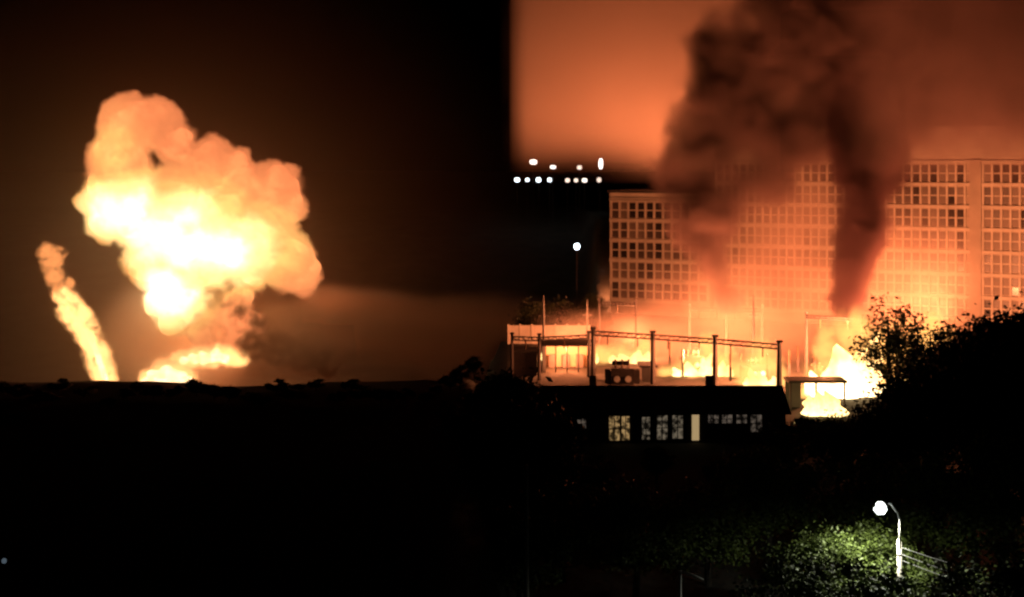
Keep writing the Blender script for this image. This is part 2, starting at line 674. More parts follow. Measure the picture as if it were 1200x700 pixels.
# smoke round the explosion: dark knots in front, a lit haze behind, a trail drifting right
KN = [(FP(258, 345, -16), 17 * SF), (FP(285, 355, -16), 18 * SF), (FP(310, 372, -14), 18 * SF), (FP(300, 400, -12), 24 * SF),
      (FP(330, 405, -10), 26 * SF), (FP(355, 415, -8), 26 * SF), (FP(275, 330, -14), 12 * SF), (FP(240, 372, -16), 9 * SF), (FP(385, 425, -8), 24 * SF)]


def knot_field(t, pos):
    w = warped(t, pos, 0.12, 11.0, 3.0)
    d = blobs(t, w, KN, 0.2)
    n = noise_fx(t, pos, 0.22, 3.0)
    return d.ramp(1.1, 0.4) * n.ramp(0.42, 0.62)


v = volume('dark_smoke', FP(215, 460) + Vector((0, -32, 0)), FP(430, 305) + Vector((0, 10, 0)), 0.9, knot_field, smoke_mat('knot_smoke', (0.40, 0.27, 0.21), 0.30))
tag(v, 'dark twisting smoke knot in front of the fireball foot', kind='stuff')


def trail_field(t, pos):
    w = warped(t, pos, 0.03, 14.0, 3.0)
    sp = t.nodes.new('ShaderNodeSeparateXYZ')
    t.links.new(w, sp.inputs[0])
    x, z = Fx(t, sp.outputs['X']), Fx(t, sp.outputs['Z'])
    x0, z0 = FP(340, 380).x, FP(340, 380).z
    # the trail's axis falls a little towards the right
    ax = (x - x0) * (FP(600, 398).z - z0) * (1.0 / (FP(600, 398).x - x0))
    dz = (z - z0) - ax
    prof = (dz * dz).ramp(16.0 ** 2, 3.0 ** 2)
    along = x.ramp(FP(330, 0).x, FP(390, 0).x) * x.ramp(FP(760, 0).x, FP(560, 0).x, 0.0, 1.0)
    n = noise_fx(t, pos, 0.06, 3.0)
    body = prof * along * n.ramp(0.3, 0.7, 0.45, 1.0)
    low = blob(t, w, FP(205, 400, 5), (100 * SF, 40, 85 * SF)).ramp(1.1, 0.2, 0.0, 0.8)
    right = blob(t, w, FP(350, 395, -4), (70 * SF, 24, 48 * SF)).ramp(1.2, 0.2, 0.0, 1.3) * noise_fx(t, w, 0.09, 4.0).ramp(0.36, 0.62, 0.2, 1.0)
    return (body * 0.9).mx(low).mx(right)


v = volume('drifting_smoke', FP(60, 470) + Vector((0, -45, 0)), FP(790, 300) + Vector((0, 60, 0)), 2.5, trail_field, smoke_mat('trail_smoke', (0.85, 0.66, 0.55), 0.055, 0.0))
tag(v, 'brown smoke trail drifting right along the ridge from the fireball', kind='stuff')


def night_field(t, pos):
    return blob(t, pos, FP(150, 330, 10), (520 * SF, 110, 480 * SF)).ramp(1.0, 0.0, 0.0, 1.0, smooth=False)


v = volume('night_haze', FP(-380, 480) + Vector((0, -110, 0)), FP(690, -170) + Vector((0, 130, 0)), 6.0, night_field, smoke_mat('night_haze', (0.92, 0.66, 0.5), 0.0030, 0.0))
tag(v, 'thin smoky night air glowing brown round the fireball', kind='stuff')

# ================================================================== RIGHT: the burning substation
# ---- the long office building behind
UX, UY = 0.887, -0.461                       # direction along the facade, towards the right


def fac(px):
    """Where the facade line crosses the sight line of column px."""
    k = (px - 600) / FPX
    Y = 308.1 / (1 + 0.52 * k)
    return Vector((k * Y, Y, 0))


ANG = math.atan2(UY, UX)
LINES = [2.37 + 4.2 * i for i in range(8)]    # undersides of the floor bands: 2.37 ... 31.8
win_left = [300]


def facade(name, px0, px1, top, parapet, pitch, lines, label, gaps=()):
    a, b = fac(px0), fac(px1)
    L = (b - a).length
    t = thing(name, a, label, 'building', rz=ANG)
    # local x along the facade, local -y towards the viewer
    depth = 14.0
    MB().box((L / 2, depth / 2 + 0.35, top / 2), (L, depth, top)).build('wall', M['panel'], t)
    MB().box((L / 2, depth / 2 + 0.3, top + parapet / 2 + 0.01), (L + 0.3, depth + 0.5, parapet)).build('parapet', M['concrete'], t)
    MB().box((L / 2, depth / 2 + 0.2, top + parapet + 0.26), (L + 0.9, depth + 1.3, 0.5)).build('roof', M['roofing'], t)
    for z in lines:
        MB().box((L / 2, -0.05, z), (L, 0.75, 0.62)).build('floor_band', M['concrete'], t)
    cols = int(L / pitch)
    piers = MB()
    gapcols = set()
    for i in range(cols + 1):
        x = i * pitch
        gw = False
        for g0, g1 in gaps:
            if g0 < x < g1:
                gw = True
        if gw:
            gapcols.add(i)
            continue
        MB().box((min(L - 0.2, x + 0.2), 0.07, (lines[0] + lines[-1]) / 2), (0.40, 0.44, lines[-1] - lines[0] - 0.02)).build('mullion', M['concrete'], t)
    for g0, g1 in gaps:
        MB().box(((g0 + g1) / 2, -0.1, (lines[-1] + 0.35) / 2), (g1 - g0, 1.0, lines[-1] + 0.34)).build('pilaster', M['panel'], t)
    shared = {}
    stuff = {k: MB() for k in ('glass_dark', 'glass_mid', 'glass_blind')}
    todo = []
    for j in range(len(lines) - 1):
        z0, z1 = lines[j] + 0.31, lines[j + 1] - 0.31
        pz = rng.random()
        for i in range(cols):
            if i in gapcols or (i + 1) in gapcols:
                continue
            nz = noise.noise(Vector((i * 0.23, j * 0.9, px0)))
            u = rng.random() * 0.65 + 0.35 * (0.5 + nz)
            band = 0.30 if j % 2 else 0.0
            for h in (0, 1):
                k = 'glass_dark' if u + rng.uniform(-.12, .12) > 0.52 + band else ('glass_mid' if u > 0.34 + band * 0.6 else 'glass_blind')
                zc = z0 + (z1 - z0) * (0.27 + 0.47 * h)
                todo.append((i, j, h, k, i * pitch + 0.2 + pitch / 2, zc, (pitch - 0.42), (z1 - z0) * 0.40))
        MB().box((L / 2, 0.16, z0 + (z1 - z0) * 0.505), (L - 0.1, 0.30, 0.24)).build('transom', M['concrete'], t)
    return t, todo


def windows(t, todo, n_single):
    import itertools
    shared = {}
    rest = {}
    for q, (i, j, h, k, x, z, w, hh) in enumerate(todo):
        if q < n_single:
            key = (k, round(w, 3), round(hh, 3))
            if key not in shared:
                me = MB().box((0, 0, 0), (w, 0.10, hh)).mesh('window')
                me.materials.append(M[k])
                shared[key] = me
            link('window', shared[key], t, (x, 0.30, z))
        else:
            rest.setdefault(k, MB()).box((x, 0.30, z), (w, 0.10, hh))
    for k, mb_ in rest.items():
        o_ = mb_.build('window_rows', M[k], t)
        o_['kind'] = 'stuff'


main, todo = facade('office_block', 838, 1262, 32.3, 6.2, 1.63, LINES, 'tall long office block with gridded windows behind the fire', gaps=())
Lm = (fac(1262) - fac(838)).length
# one blank pilaster as in the photograph
for ch in list(main.children):
    pass
pa = (fac(1137) - fac(838)).length
pb = (fac(1150.5) - fac(838)).length
MB().box(((pa + pb) / 2, -0.12, 16.1), (pb - pa, 1.1, 32.2)).build('pilaster', M['panel'], main)
todo = [q for q in todo if not (pa - 0.7 < q[4] < pb + 0.7)]


def shown(q):
    px = 838 + (1262 - 838) * q[4] / Lm
    py = HOR + (HC - q[5]) * FPX / 270
    s = 0
    if px > 1205:
        s += 50
    if 965 < px < 1065 and py < 330:
        s += 30
    if px < 900:
        s += 20
    if py > 375:
        s += 25
    return s - (px / 200.0)


todo.sort(key=shown)
windows(main, todo, 250)
wing, todo2 = facade('office_wing', 715, 832, 24.6, 0.8, 1.95, [x + 0.5 for x in LINES[:6]] + [24.1], 'lower gridded office wing at the left end, beside the dark trees')
windows(wing, todo2, 300)

FIRE_COL = (1.0, 0.26, 0.092)


def fire_coloured_light(t, power, loc, r=1.2):
    d = bpy.data.lights.new('fire_coloured_light', 'POINT')
    d.energy = power
    d.color = FIRE_COL
    d.shadow_soft_size = r
    return link('fire_coloured_light', d, t, loc)


# ---- gantries
def gantry(pxs, zt, Ys, label, post_w=0.55, beam=0.5, mat_=None, ins=2, name='busbar_gantry', post_mat=None):
    """Posts with a lattice beam along their tops and insulator strings under it."""
    base = Vector((GX(pxs[0], Ys[0]), Ys[0], 0))
    t = thing(name, base, label, 'gantry', 'steel gantries of the substation')
    mat_ = mat_ or M['dark_steel']
    P_ = []
    for px, Y in zip(pxs, Ys):
        p = Vector((GX(px, Y), Y, 0)) - base
        P_.append(p)
        m_ = MB()
        m_.tube([p + Vector((0, 0, -0.3)), p + Vector((0, 0, zt + 0.35))], [post_w * 0.6, post_w * 0.42], 6)
        m_.build('post', post_mat or mat_, t)
        MB().box(p + Vector((0, 0, zt + 0.45)), (post_w * 1.1, post_w * 1.1, 0.3)).build('cap', mat_, t)
    for a, b in zip(P_[:-1], P_[1:]):
        m_ = MB()
        d = (b - a)
        L = d.length
        u = d / L
        wv = Vector((-u.y, u.x, 0)) * beam * 0.5
        for s_ in (-1, 1):
            for zz in (zt - beam, zt):
                m_.tube([a + wv * s_ + Vector((0, 0, zz)), b + wv * s_ + Vector((0, 0, zz))], 0.07, 4)
        n = max(3, int(L / (beam * 1.2)))
        for i in range(n):
            q0, q1 = a + u * (L * i / n), a + u * (L * (i + 1) / n)
            for s_ in (-1, 1):
                z0, z1 = (zt - beam, zt) if i % 2 else (zt, zt - beam)
                m_.tube([q0 + wv * s_ + Vector((0, 0, z0)), q1 + wv * s_ + Vector((0, 0, z1))], 0.045, 4)
            m_.tube([q0 - wv + Vector((0, 0, zt)), q1 + wv + Vector((0, 0, zt))], 0.04, 4)
        m_.build('lattice_beam', mat_, t)
        for i in range(ins):
            f = (i + 0.5) / ins
            p = a + d * f + Vector((0, 0, zt - beam))
            m_ = MB()
            pts_, rr = [], []
            for k in range(9):
                pts_.append(p - Vector((0, 0, 0.16 * k)))
                rr.append(0.05 if k % 2 == 0 else 0.14)
            m_.tube(pts_, rr, 8)
            m_.build('insulator', M['porcelain'], t)
    return t


gantry([695, 765, 838, 913], 7.0, [205, 200.5, 195.5, 189.5], 'dark foreground gantry of four posts above the low house roof', post_w=0.75, beam=0.6)
gantry([600, 632, 690], 6.2, [205, 204, 207], 'left end gantry stub with a post in front of the orange wall', ins=1)
gantry([702, 745], 9.2, [226, 225], 'small dark gantry below the left office wing', post_w=0.4, beam=0.45, ins=1)
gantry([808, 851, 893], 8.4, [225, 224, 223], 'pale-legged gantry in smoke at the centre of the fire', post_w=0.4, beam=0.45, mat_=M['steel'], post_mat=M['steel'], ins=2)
gantry([945, 1010], 9.8, [200, 196], 'gantry standing in the brightest flames beside the burning tree', post_w=0.36, beam=0.35, ins=2)

# ---- masts
for px, Y, zt, r, lab in [(637, 216, 11.2, 0.22, 'pale lightning mast above the orange wall at far left of the substation'),
                          (688, 232, 9.0, 0.18, 'thin pale mast between the orange wall and the small gantry'),
                          (883, 215, 11.5, 0.25, 'dark mast with cross arm in the smoke')]:
    t = thing('lightning_mast', (GX(px, Y), Y, 0), lab, 'mast', 'masts of the substation')
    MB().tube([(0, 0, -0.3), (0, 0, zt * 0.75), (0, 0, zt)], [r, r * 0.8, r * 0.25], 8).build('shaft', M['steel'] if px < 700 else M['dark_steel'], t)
    MB().box((0, 0, zt * 0.72), (1.6, 0.16, 0.16)).build('cross_arm', M['steel'], t)

# ---- low buildings among the equipment
def low_building(name, px0, px1, Y, h, depth, material, label, windows_=0, cols=0):
    x0, x1 = GX(px0, Y), GX(px1, Y)
    w = x1 - x0
    t = thing(name, (x0, Y, 0), label, 'building')
    MB().box((w / 2, depth / 2, h / 2 - 0.1), (w, depth, h + 0.2)).build('wall', material, t)
    MB().box((w / 2, depth / 2, h + 0.15), (w + 0.6, depth + 0.6, 0.24)).build('roof', M['roofing'], t)
    for i in range(windows_):
        x = w * (i + 0.7) / (windows_ + 0.4)
        MB().box((x, -0.02, h * 0.5), (0.9, 0.08, 1.1)).build('window', M['glass_mid'], t)
    for i in range(cols):
        x = w * i / max(1, cols - 1)
        MB().box((x, -0.16, h / 2), (0.55, 0.3, h - 0.05)).build('column', M['white_paint'] if i == 0 else material, t)
    return t


sw, sY0 = GX(693, 212) - GX(636, 212), 212
t = thing('switch_house', (GX(636, sY0), sY0, 0), 'open-fronted cream switch house glowing orange at far left', 'building')
MB().box((sw / 2, 5.9, 1.9), (sw, 0.2, 4.0)).build('back_wall', M['cream'], t)
for x in (0.1, sw - 0.1):
    MB().box((x, 2.9, 1.9), (0.2, 5.78, 4.0)).build('side_wall', M['cream'], t)
MB().box((sw / 2, 2.9, 4.05), (sw + 0.5, 6.6, 0.26)).build('roof', M['roofing'], t)
for i in range(5):
    MB().box((0.25 + (sw - 0.5) * i / 4, -0.1, 1.9), (0.5 if i == 0 else 0.16, 0.3, 3.96)).build('column', M['white_paint'] if i == 0 else M['dark_steel'], t)
for i in range(3):
    MB().box((1.6 + i * 2.1, 5.0, 1.0), (1.1, 0.7, 2.0)).build('cabinet', M['concrete_dk'], t)
fire_coloured_light(t, 9000, (sw / 2, 0.6, 3.4), 0.3)  # added lamp without flames, brightens the inside of the switch house
low_building('dark_shed', 602, 629, 208, 3.4, 5, M['dark_steel'], 'dark squat shed at the left edge of the substation')
low_building('equipment_house', 752, 768, 203, 2.0, 4, M['concrete_dk'], 'tiny concrete kiosk beside the burning bay')

# concrete fence behind: panels one by one
wt = thing('concrete_fence', (GX(596, 246), 246, 0), 'long pale panel fence lit orange behind the switch house', 'fence')
for i in range(7):
    MB().box((1.0 + i * 2.05, 0, 1.6), (1.98, 0.16, 3.2)).build('fence_panel', M['concrete'], wt)
    MB().box((-0.03 + i * 2.05, -0.05, 1.7), (0.28, 0.3, 3.5)).build('fence_post', M['concrete'], wt)

# ---- transformers
def transformer(px, Y, s, label, rz=0.0):
    t = thing('transformer', (GX(px, Y), Y, 0), label, 'transformer', 'power transformers', rz)
    MB().box((0, 0, 1.3 * s), (3.0 * s, 1.8 * s, 2.2 * s)).build('tank', M['dark_steel'], t)
    MB().box((0, 0, 0.1 * s), (3.4 * s, 2.2 * s, 0.25 * s)).build('plinth', M['concrete_dk'], t)
    for sx in (-1, 1):
        m_ = MB()
        for k in range(7):
            m_.box((sx * 1.95 * s, (-0.75 + k * 0.25) * s, 1.25 * s), (0.7 * s, 0.06 * s, 1.8 * s))
        m_.build('radiator', M['dark_steel'], t)
        MB().disc((sx * 0.75 * s, -0.93 * s, 1.0 * s), 0.42 * s, 16, depth=0.12).build('cooling_fan', M['white_paint'], t)
    for k in range(3):
        pts_, rr = [], []
        for q in range(9):
            pts_.append(((-0.9 + k * 0.9) * s, 0.1 * s, (2.4 + q * 0.14) * s))
            rr.append((0.07 if q % 2 == 0 else 0.16) * s)
        MB().tube(pts_, rr, 8).build('bushing', M['porcelain'], t)
    MB().tube([(-1.3 * s, 0.6 * s, 2.95 * s), (1.0 * s, 0.6 * s, 2.95 * s)], 0.32 * s, 12).build('conservator', M['dark_steel'], t)
    return t


transformer(729, 199, 1.05, 'dark transformer with two pale round fans behind the house roof')
transformer(886, 205, 0.9, 'transformer wrapped in flames under the right half of the gantry', 0.3)
transformer(660, 232, 0.8, 'small transformer standing behind the switch house', 0.2)
transformer(812, 214, 0.9, 'transformer burning behind the tall yellow flames', -0.2)

# insulator posts between
def post_insulator(px, Y, h, label):
    t = thing('post_insulator', (GX(px, Y), Y, 0), label, 'insulator', 'post insulators in the burning bays')
    MB().box((0, 0, h * 0.25), (0.3, 0.3, h * 0.5 + 0.1)).build('stand', M['dark_steel'], t)
    pts_, rr = [], []
    for q in range(13):
        pts_.append((0, 0, h * 0.5 + q * h * 0.5 / 12))
        rr.append(0.10 if q % 2 == 0 else 0.2)
    MB().tube(pts_, rr, 8).build('ribbed_column', M['porcelain'], t)


for px, Y in [(785, 212), (800, 207), (856, 203), (868, 206), (899, 200), (925, 205), (935, 212), (955, 208)]:
    post_insulator(px, Y, rng.uniform(3.6, 4.8), 'ribbed post insulator silhouetted against the flames below the gantries')

# ---- fires of the substation
def fire(name, px, Y, tongues, strength, label, height, power=0, lz=4.0, tip=(1.0, 0.34, 0.08), mid=(1.0, 0.55, 0.16), root=(1.0, 0.72, 0.28), z0=0.0):
    base = Vector((GX(px, Y), Y, z0))
    t = thing(name, base, label, 'fire')
    mt = flame_mat(name + '_flame', strength, tip, mid, root, height)
    for i, (dx, dy, h, r) in enumerate(tongues):
        tongue((dx, dy, -0.2), h * 0.5, r * 0.95, (rng.uniform(-0.25, 0.25) * h, 0), px * 0.37 + i * 1.7, mt, t)
    if power:
        fire_coloured_light(t, power, (0.3, 4.0, lz))
    return t


FS = 5.0
fire('main_fire', 988, 190, [(0, 0, 14, 2.6), (1.2, 0.5, 18, 2.0), (-1.8, 0.3, 10, 2.2), (-3.4, 0, 7, 1.8), (2.8, 0.4, 12, 1.8), (4.2, 0, 9, 1.5), (0.4, -0.8, 10, 2.0), (-0.6, 0.8, 13, 1.7)], FS * 1.6,
     'white-hot main fire blazing beside the dark burning tree', 11, 98e3, 5.5, (1.0, 0.45, 0.13), (1.0, 0.58, 0.2), (1.0, 0.75, 0.4))
fire('bay_fire', 830, 208, [(0, 0, 6.0, 1.0), (-2.2, 0.4, 4.5, 1.1), (1.6, 0.2, 5.0, 0.9), (-4.2, 0, 3.0, 1.0), (3.0, 0, 3.6, 0.8), (-0.8, 0.5, 7.0, 0.8)], FS * 0.8,
     'tall yellow flames in the middle bay of the gantry', 7, 60e3, 4.0)
fire('bay_fire', 895, 199, [(0, 0, 4.5, 0.8), (-1.2, 0.2, 5.5, 0.7), (1.3, 0, 3.2, 0.7), (-2.4, 0, 2.8, 0.6)], FS * 0.7,
     'ragged orange flames in the right bay of the gantry', 6, 34e3, 4.0)
fire('low_fire', 745, 222, [(0, 0, 4.6, 1.2), (1.6, 0, 4.0, 1.0), (-1.6, 0, 3.4, 1.2), (-3.4, 0, 3.0, 0.9)], FS * 0.5,
     'low yellow fire behind the transformer with round fans', 6, 22e3, 3.5)
fire('low_fire', 668, 222, [(0, 0, 3.4, 1.0), (-3.5, 0.4, 4.0, 0.9), (3.6, 0, 3.6, 0.9)], FS * 0.6,
     'low fire hidden behind the small cream switch house', 5, 5e3, 3.5)
fire('tree_fire', 1062, 200, [(0, 0, 7.0, 1.1), (2.2, 0, 6.0, 1.0), (-2.4, 0, 6.6, 1.0), (4.6, 0, 5.0, 0.9), (-4.2, 0.2, 5.0, 0.9)], FS * 0.8,
     'orange flames flickering through the dark branches at right', 8, 40e3, 6.0)
fire('right_fire', 1120, 212, [(0, 0, 6.0, 1.6), (3.0, 0, 5.4, 1.4), (-3.2, 0, 5.8, 1.4), (6.5, 0, 5.0, 1.4)], FS,
     'fire behind the big dark tree, lighting the lowest office floors', 7, 100e3, 6.0)
fire('shed_fire', 968, 175.5, [(0, 0, 6.4, 1.6), (-1.5, 0, 5.2, 1.3), (1.4, 0, 6.4, 1.4)], FS * 0.8,
     'white fire blazing at the open front of the shed below the main fire', 4)
fire('orange_patch', 942, 170, [(0, 0, 0.9, 0.8), (1.0, 0, 0.6, 0.7), (-0.9, 0, 0.7, 0.6)], 1.0,  # low flame shapes forming a small orange patch
     'small glowing orange patch at the end of the low house', 1.2)
fire('rear_fire', 778, 332, [(0, 0, 9, 3.0), (4, 0, 11, 2.6), (-4, 0, 8, 2.6), (8, 0, 8, 2.4)], FS * 2.2,
     'fire burning behind the office wing, seen by its glow on the smoke', 12, 240e3, 16.0)

# ---- open shed in front of the main fire
sx0, sY = GX(925, 178), 178
t = thing('open_shed', (sx0, sY, 0), 'dark flat-roofed open shed behind a white fire, right of the low house', 'shed')
MB().box((3.6, 1.6, 3.75), (7.4, 3.6, 0.3)).build('roof', M['dark_steel'], t)
for x in (0.2, 3.4, 7.0):
    MB().box((x, 0.1, 1.75), (0.22, 0.22, 3.7)).build('post', M['dark_steel'], t)
MB().box((1.1, 3.2, 1.8), (2.0, 0.15, 3.6)).build('back_wall', M['concrete_dk'], t)

# ---- the long low house in front
HY = 158.0
hx0, hx1 = GX(604, HY), GX(921, HY)
hw = hx1 - hx0
house = thing('low_house', (hx0, HY, 0), 'long dark single-storey house with a row of lit windows', 'house')
MB().box((hw / 2, 4.5, 1.65), (hw, 9.0, 3.5)).build('wall', M['plaster'], house)
m_ = MB()
ez, rz_, ov = 3.42, 5.7, 0.6
y0, ym, y1 = -ov, 4.5, 9.6
m_.v += [(-0.5, y0, ez), (hw + .5, y0, ez), (hw + .5, ym, rz_), (-.5, ym, rz_), (-.5, y1, ez), (hw + .5, y1, ez),
         (-0.5, y0, ez - .2), (hw + .5, y0, ez - .2), (hw + .5, ym, rz_ - .2), (-.5, ym, rz_ - .2), (-.5, y1, ez - .2), (hw + .5, y1, ez - .2)]
m_.f += [(0, 1, 2, 3), (3, 2, 5, 4), (6, 9, 8, 7), (9, 10, 11, 8), (0, 6, 7, 1), (4, 5, 11, 10), (0, 3, 9, 6), (3, 4, 10, 9), (1, 7, 8, 2), (2, 8, 11, 5)]
roof = m_.build('roof', M['roofing'], house)
for x in (9.0, 22.5):
    MB().box((x, 5.6, 5.9), (0.8, 0.6, 1.5)).build('chimney', M['concrete_dk'], roof)
m_ = MB()
m_.v += [(0, 0, 3.4), (0, 9, 3.4), (0, 4.5, 5.5), (hw, 0, 3.4), (hw, 9, 3.4), (hw, 4.5, 5.5)]
m_.f += [(0, 1, 2), (3, 5, 4)]
m_.build('gable', M['plaster'], house)


def lit_pane(name, strength, col=(1.0, 0.62, 0.25)):
    m = bpy.data.materials.new(name)
    m.use_nodes = True
    nt = m.node_tree
    nt.nodes.clear()
    tc = nt.nodes.new('ShaderNodeTexCoord')
    n = noise_fx(nt, tc.outputs['Object'], 1.6, 3.0)
    f = n.ramp(0.40, 0.62, 0.05, 1.0) * strength
    em = nt.nodes.new('ShaderNodeEmission')
    em.inputs['Color'].default_value = (*col, 1)
    nt.links.new(f.s, em.inputs['Strength'])
    o_ = nt.nodes.new('ShaderNodeOutputMaterial')
    nt.links.new(em.outputs[0], o_.inputs['Surface'])
    return m


M['lit1'] = lit_pane('lit_window_warm', 0.38)
M['lit2'] = lit_pane('lit_window_pale', 0.14, (1.0, 0.8, 0.55))
M['lit3'] = lit_pane('lit_window_dim', 0.10, (1.0, 0.78, 0.6))
M['litd'] = emit('lit_doorway', (1.0, 0.70, 0.34), 0.38)
# px, row top, row bottom, width, material
for px, ya, yb, w, k in [(681, 491, 502, 12, 'lit3'), (720, 488, 518, 13, 'lit1'), (733, 488, 518, 10, 'lit1'), (757, 489, 515, 10, 'lit2'), (776, 487, 515, 13, 'lit2'),
                         (794, 487, 514, 13, 'lit2'), (836, 486, 496, 13, 'lit3'), (852, 484, 496, 13, 'lit3'), (869, 484, 496, 13, 'lit3'), (886, 484, 506, 14, 'lit3')]:
    x = GX(px, HY) - hx0
    zt, zb = P(px, ya, HY).z, P(px, yb, HY).z
    zt = min(zt, 3.2)
    zb = max(zb, 0.25)
    ww = w / FPX * HY
    wi = MB().box((x, -0.02, (zt + zb) / 2), (ww, 0.06, zt - zb)).build('window', M[k], house)
    m_ = MB()
    for fx in (-ww / 2, 0, ww / 2):
        m_.box((x + fx, -0.08, (zt + zb) / 2), (0.09, 0.08, zt - zb + 0.1))
    m_.build('frame', M['dark_steel'], wi)
    MB().box((x, -0.10, zb + (zt - zb) * 0.48), (ww, 0.07, 0.08)).build('glazing_bar', M['dark_steel'], wi)
    MB().box((x, -0.12, zb - 0.09), (ww + 0.3, 0.22, 0.08)).build('sill', M['plaster'], wi)
x = GX(815, HY) - hx0
MB().box((x, -0.03, 1.7), (0.8, 0.08, 2.9)).build('door', M['litd'], house)

# ---- trees
def leaf_crown(seed, n, rx, rz, leaf, holes=0.42, nclump=26):
    """Leaf-sized quads in clumps through the crown's volume; origin at crown centre."""
    r_ = random.Random(seed)
    cl = []
    while len(cl) < nclump:
        p = Vector((r_.uniform(-1, 1), r_.uniform(-1, 1), r_.uniform(-1, 1)))
        if p.length > 1 or p.length < 0.25:
            continue
        cl.append((Vector((p.x * rx, p.y * rx, p.z * rz)), r_.uniform(0.22, 0.42)))
    mb_ = MB()
    for i in range(n):
        c, cr = r_.choice(cl)
        d = Vector((r_.gauss(0, 1), r_.gauss(0, 1), r_.gauss(0, 1))) * cr * 0.55
        p = c + Vector((d.x * rx, d.y * rx, d.z * rz * 0.8))
        a = Vector((r_.gauss(0, 1), r_.gauss(0, 1), r_.gauss(0, 0.6))).normalized() * leaf * r_.uniform(0.6, 1.3)
        b = Vector((r_.gauss(0, 1), r_.gauss(0, 1), r_.gauss(0, 1)))
        b = (b - a * (b.dot(a) / a.dot(a))).normalized() * leaf * r_.uniform(0.35, 0.7)
        mb_.quad(p - a, p + b * 0.9, p + a, p - b * 0.9)
    return mb_, cl


TREES = {}


def tree_proto(key, seed, h, rx, n, leaf, material, nclump=26):
    ch = h * 0.72
    mb_, cl = leaf_crown(seed, n, rx, ch / 2, leaf, nclump=nclump)
    cz = h - ch / 2
    me = mb_.mesh('crown')
    me.materials.append(M[material])
    me.transform(__import__('mathutils').Matrix.Translation((0, 0, cz)))
    tr = MB()
    r0 = 0.024 * h + 0.04
    tr.tube([(0, 0, -0.4), (0.05 * rx, 0, h * 0.25), (0, 0.04 * rx, h * 0.5), (0.03, 0, h * 0.85)], [r0 * 1.2, r0, r0 * 0.7, r0 * 0.2], 8)
    for c, cr in cl[:16]:
        z0 = max(h * 0.18, min(h * 0.75, (c.z + cz) * 0.62))
        mid = Vector((c.x * 0.5, c.y * 0.5, (z0 + c.z + cz) / 2 - 0.15))
        tr.tube([(0, 0, z0), mid, (c.x, c.y, c.z + cz)], [r0 * 0.45, r0 * 0.28, r0 * 0.06], 5)
    tm = tr.mesh('trunk')
    tm.materials.append(M['bark'])
    TREES[key] = (tm, me)


def tree(key, x, y, label, group=None, s=1.0, rz=0.0, name='leafy_tree', cat='tree', sz=None):
    t = thing(name, (x, y, ground_z(x, y)), label, cat, group, rz)
    t.scale = (s, s, sz or s)
    link('trunk', TREES[key][0], t)
    link('crown', TREES[key][1], t)
    return t


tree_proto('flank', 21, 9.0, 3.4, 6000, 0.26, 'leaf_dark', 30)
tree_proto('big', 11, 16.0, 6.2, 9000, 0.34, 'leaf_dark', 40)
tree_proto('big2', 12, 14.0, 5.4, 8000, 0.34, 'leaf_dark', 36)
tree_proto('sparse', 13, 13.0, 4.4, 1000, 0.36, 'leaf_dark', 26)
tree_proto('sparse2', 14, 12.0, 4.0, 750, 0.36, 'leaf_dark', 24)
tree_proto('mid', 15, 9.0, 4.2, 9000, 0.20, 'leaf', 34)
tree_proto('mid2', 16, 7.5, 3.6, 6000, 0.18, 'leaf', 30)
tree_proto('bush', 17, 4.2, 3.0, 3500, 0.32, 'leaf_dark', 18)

# big dark trees on the right
for i, (px, py, Y, k) in enumerate([(1195, 372, 140, 'big'), (1150, 385, 136, 'big'), (1105, 412, 134, 'big2'), (1070, 440, 132, 'big2'), (1175, 395, 126, 'big2'), (1225, 380, 128, 'big'), (1040, 470, 128, 'big2')]):
    z = P(px, py, Y).z
    h0 = 16.0 if k == 'big' else 14.0
    tree(k, GX(px, Y), Y, 'black dense tree in the dark mass right of the main fire', 'dark trees right of the fire', z / h0, rng.uniform(0, 6), 'dense_tree')
# sparse trees silhouetted before the flames
for px, py, Y, k, lab in [(1040, 352, 186, 'sparse', 'bare-looking sparse tree silhouetted before the white main fire'),
                          (1075, 366, 180, 'sparse2', 'thin dark tree between the main fire and the dense dark trees'),
                          (1100, 385, 172, 'sparse', 'thin ragged tree against the lowest office windows'),
                          (955, 425, 196, 'sparse2', 'small scorched tree left of the main fire'),
                          (1052, 360, 188, 'sparse2', 'sparse dark tree in the flickering orange flames'),
                          (1090, 374, 178, 'sparse', 'ragged backlit tree below the blank facade pilaster'),
                          (1066, 405, 174, 'sparse', 'backlit tree crown merging into the edge of the black trees')]:
    z = P(px, py, Y).z
    tree(k, GX(px, Y), Y, lab, 'scorched trees before the flames', z / (13.0 if k == 'sparse' else 12.0), rng.uniform(0, 6), 'sparse_tree')
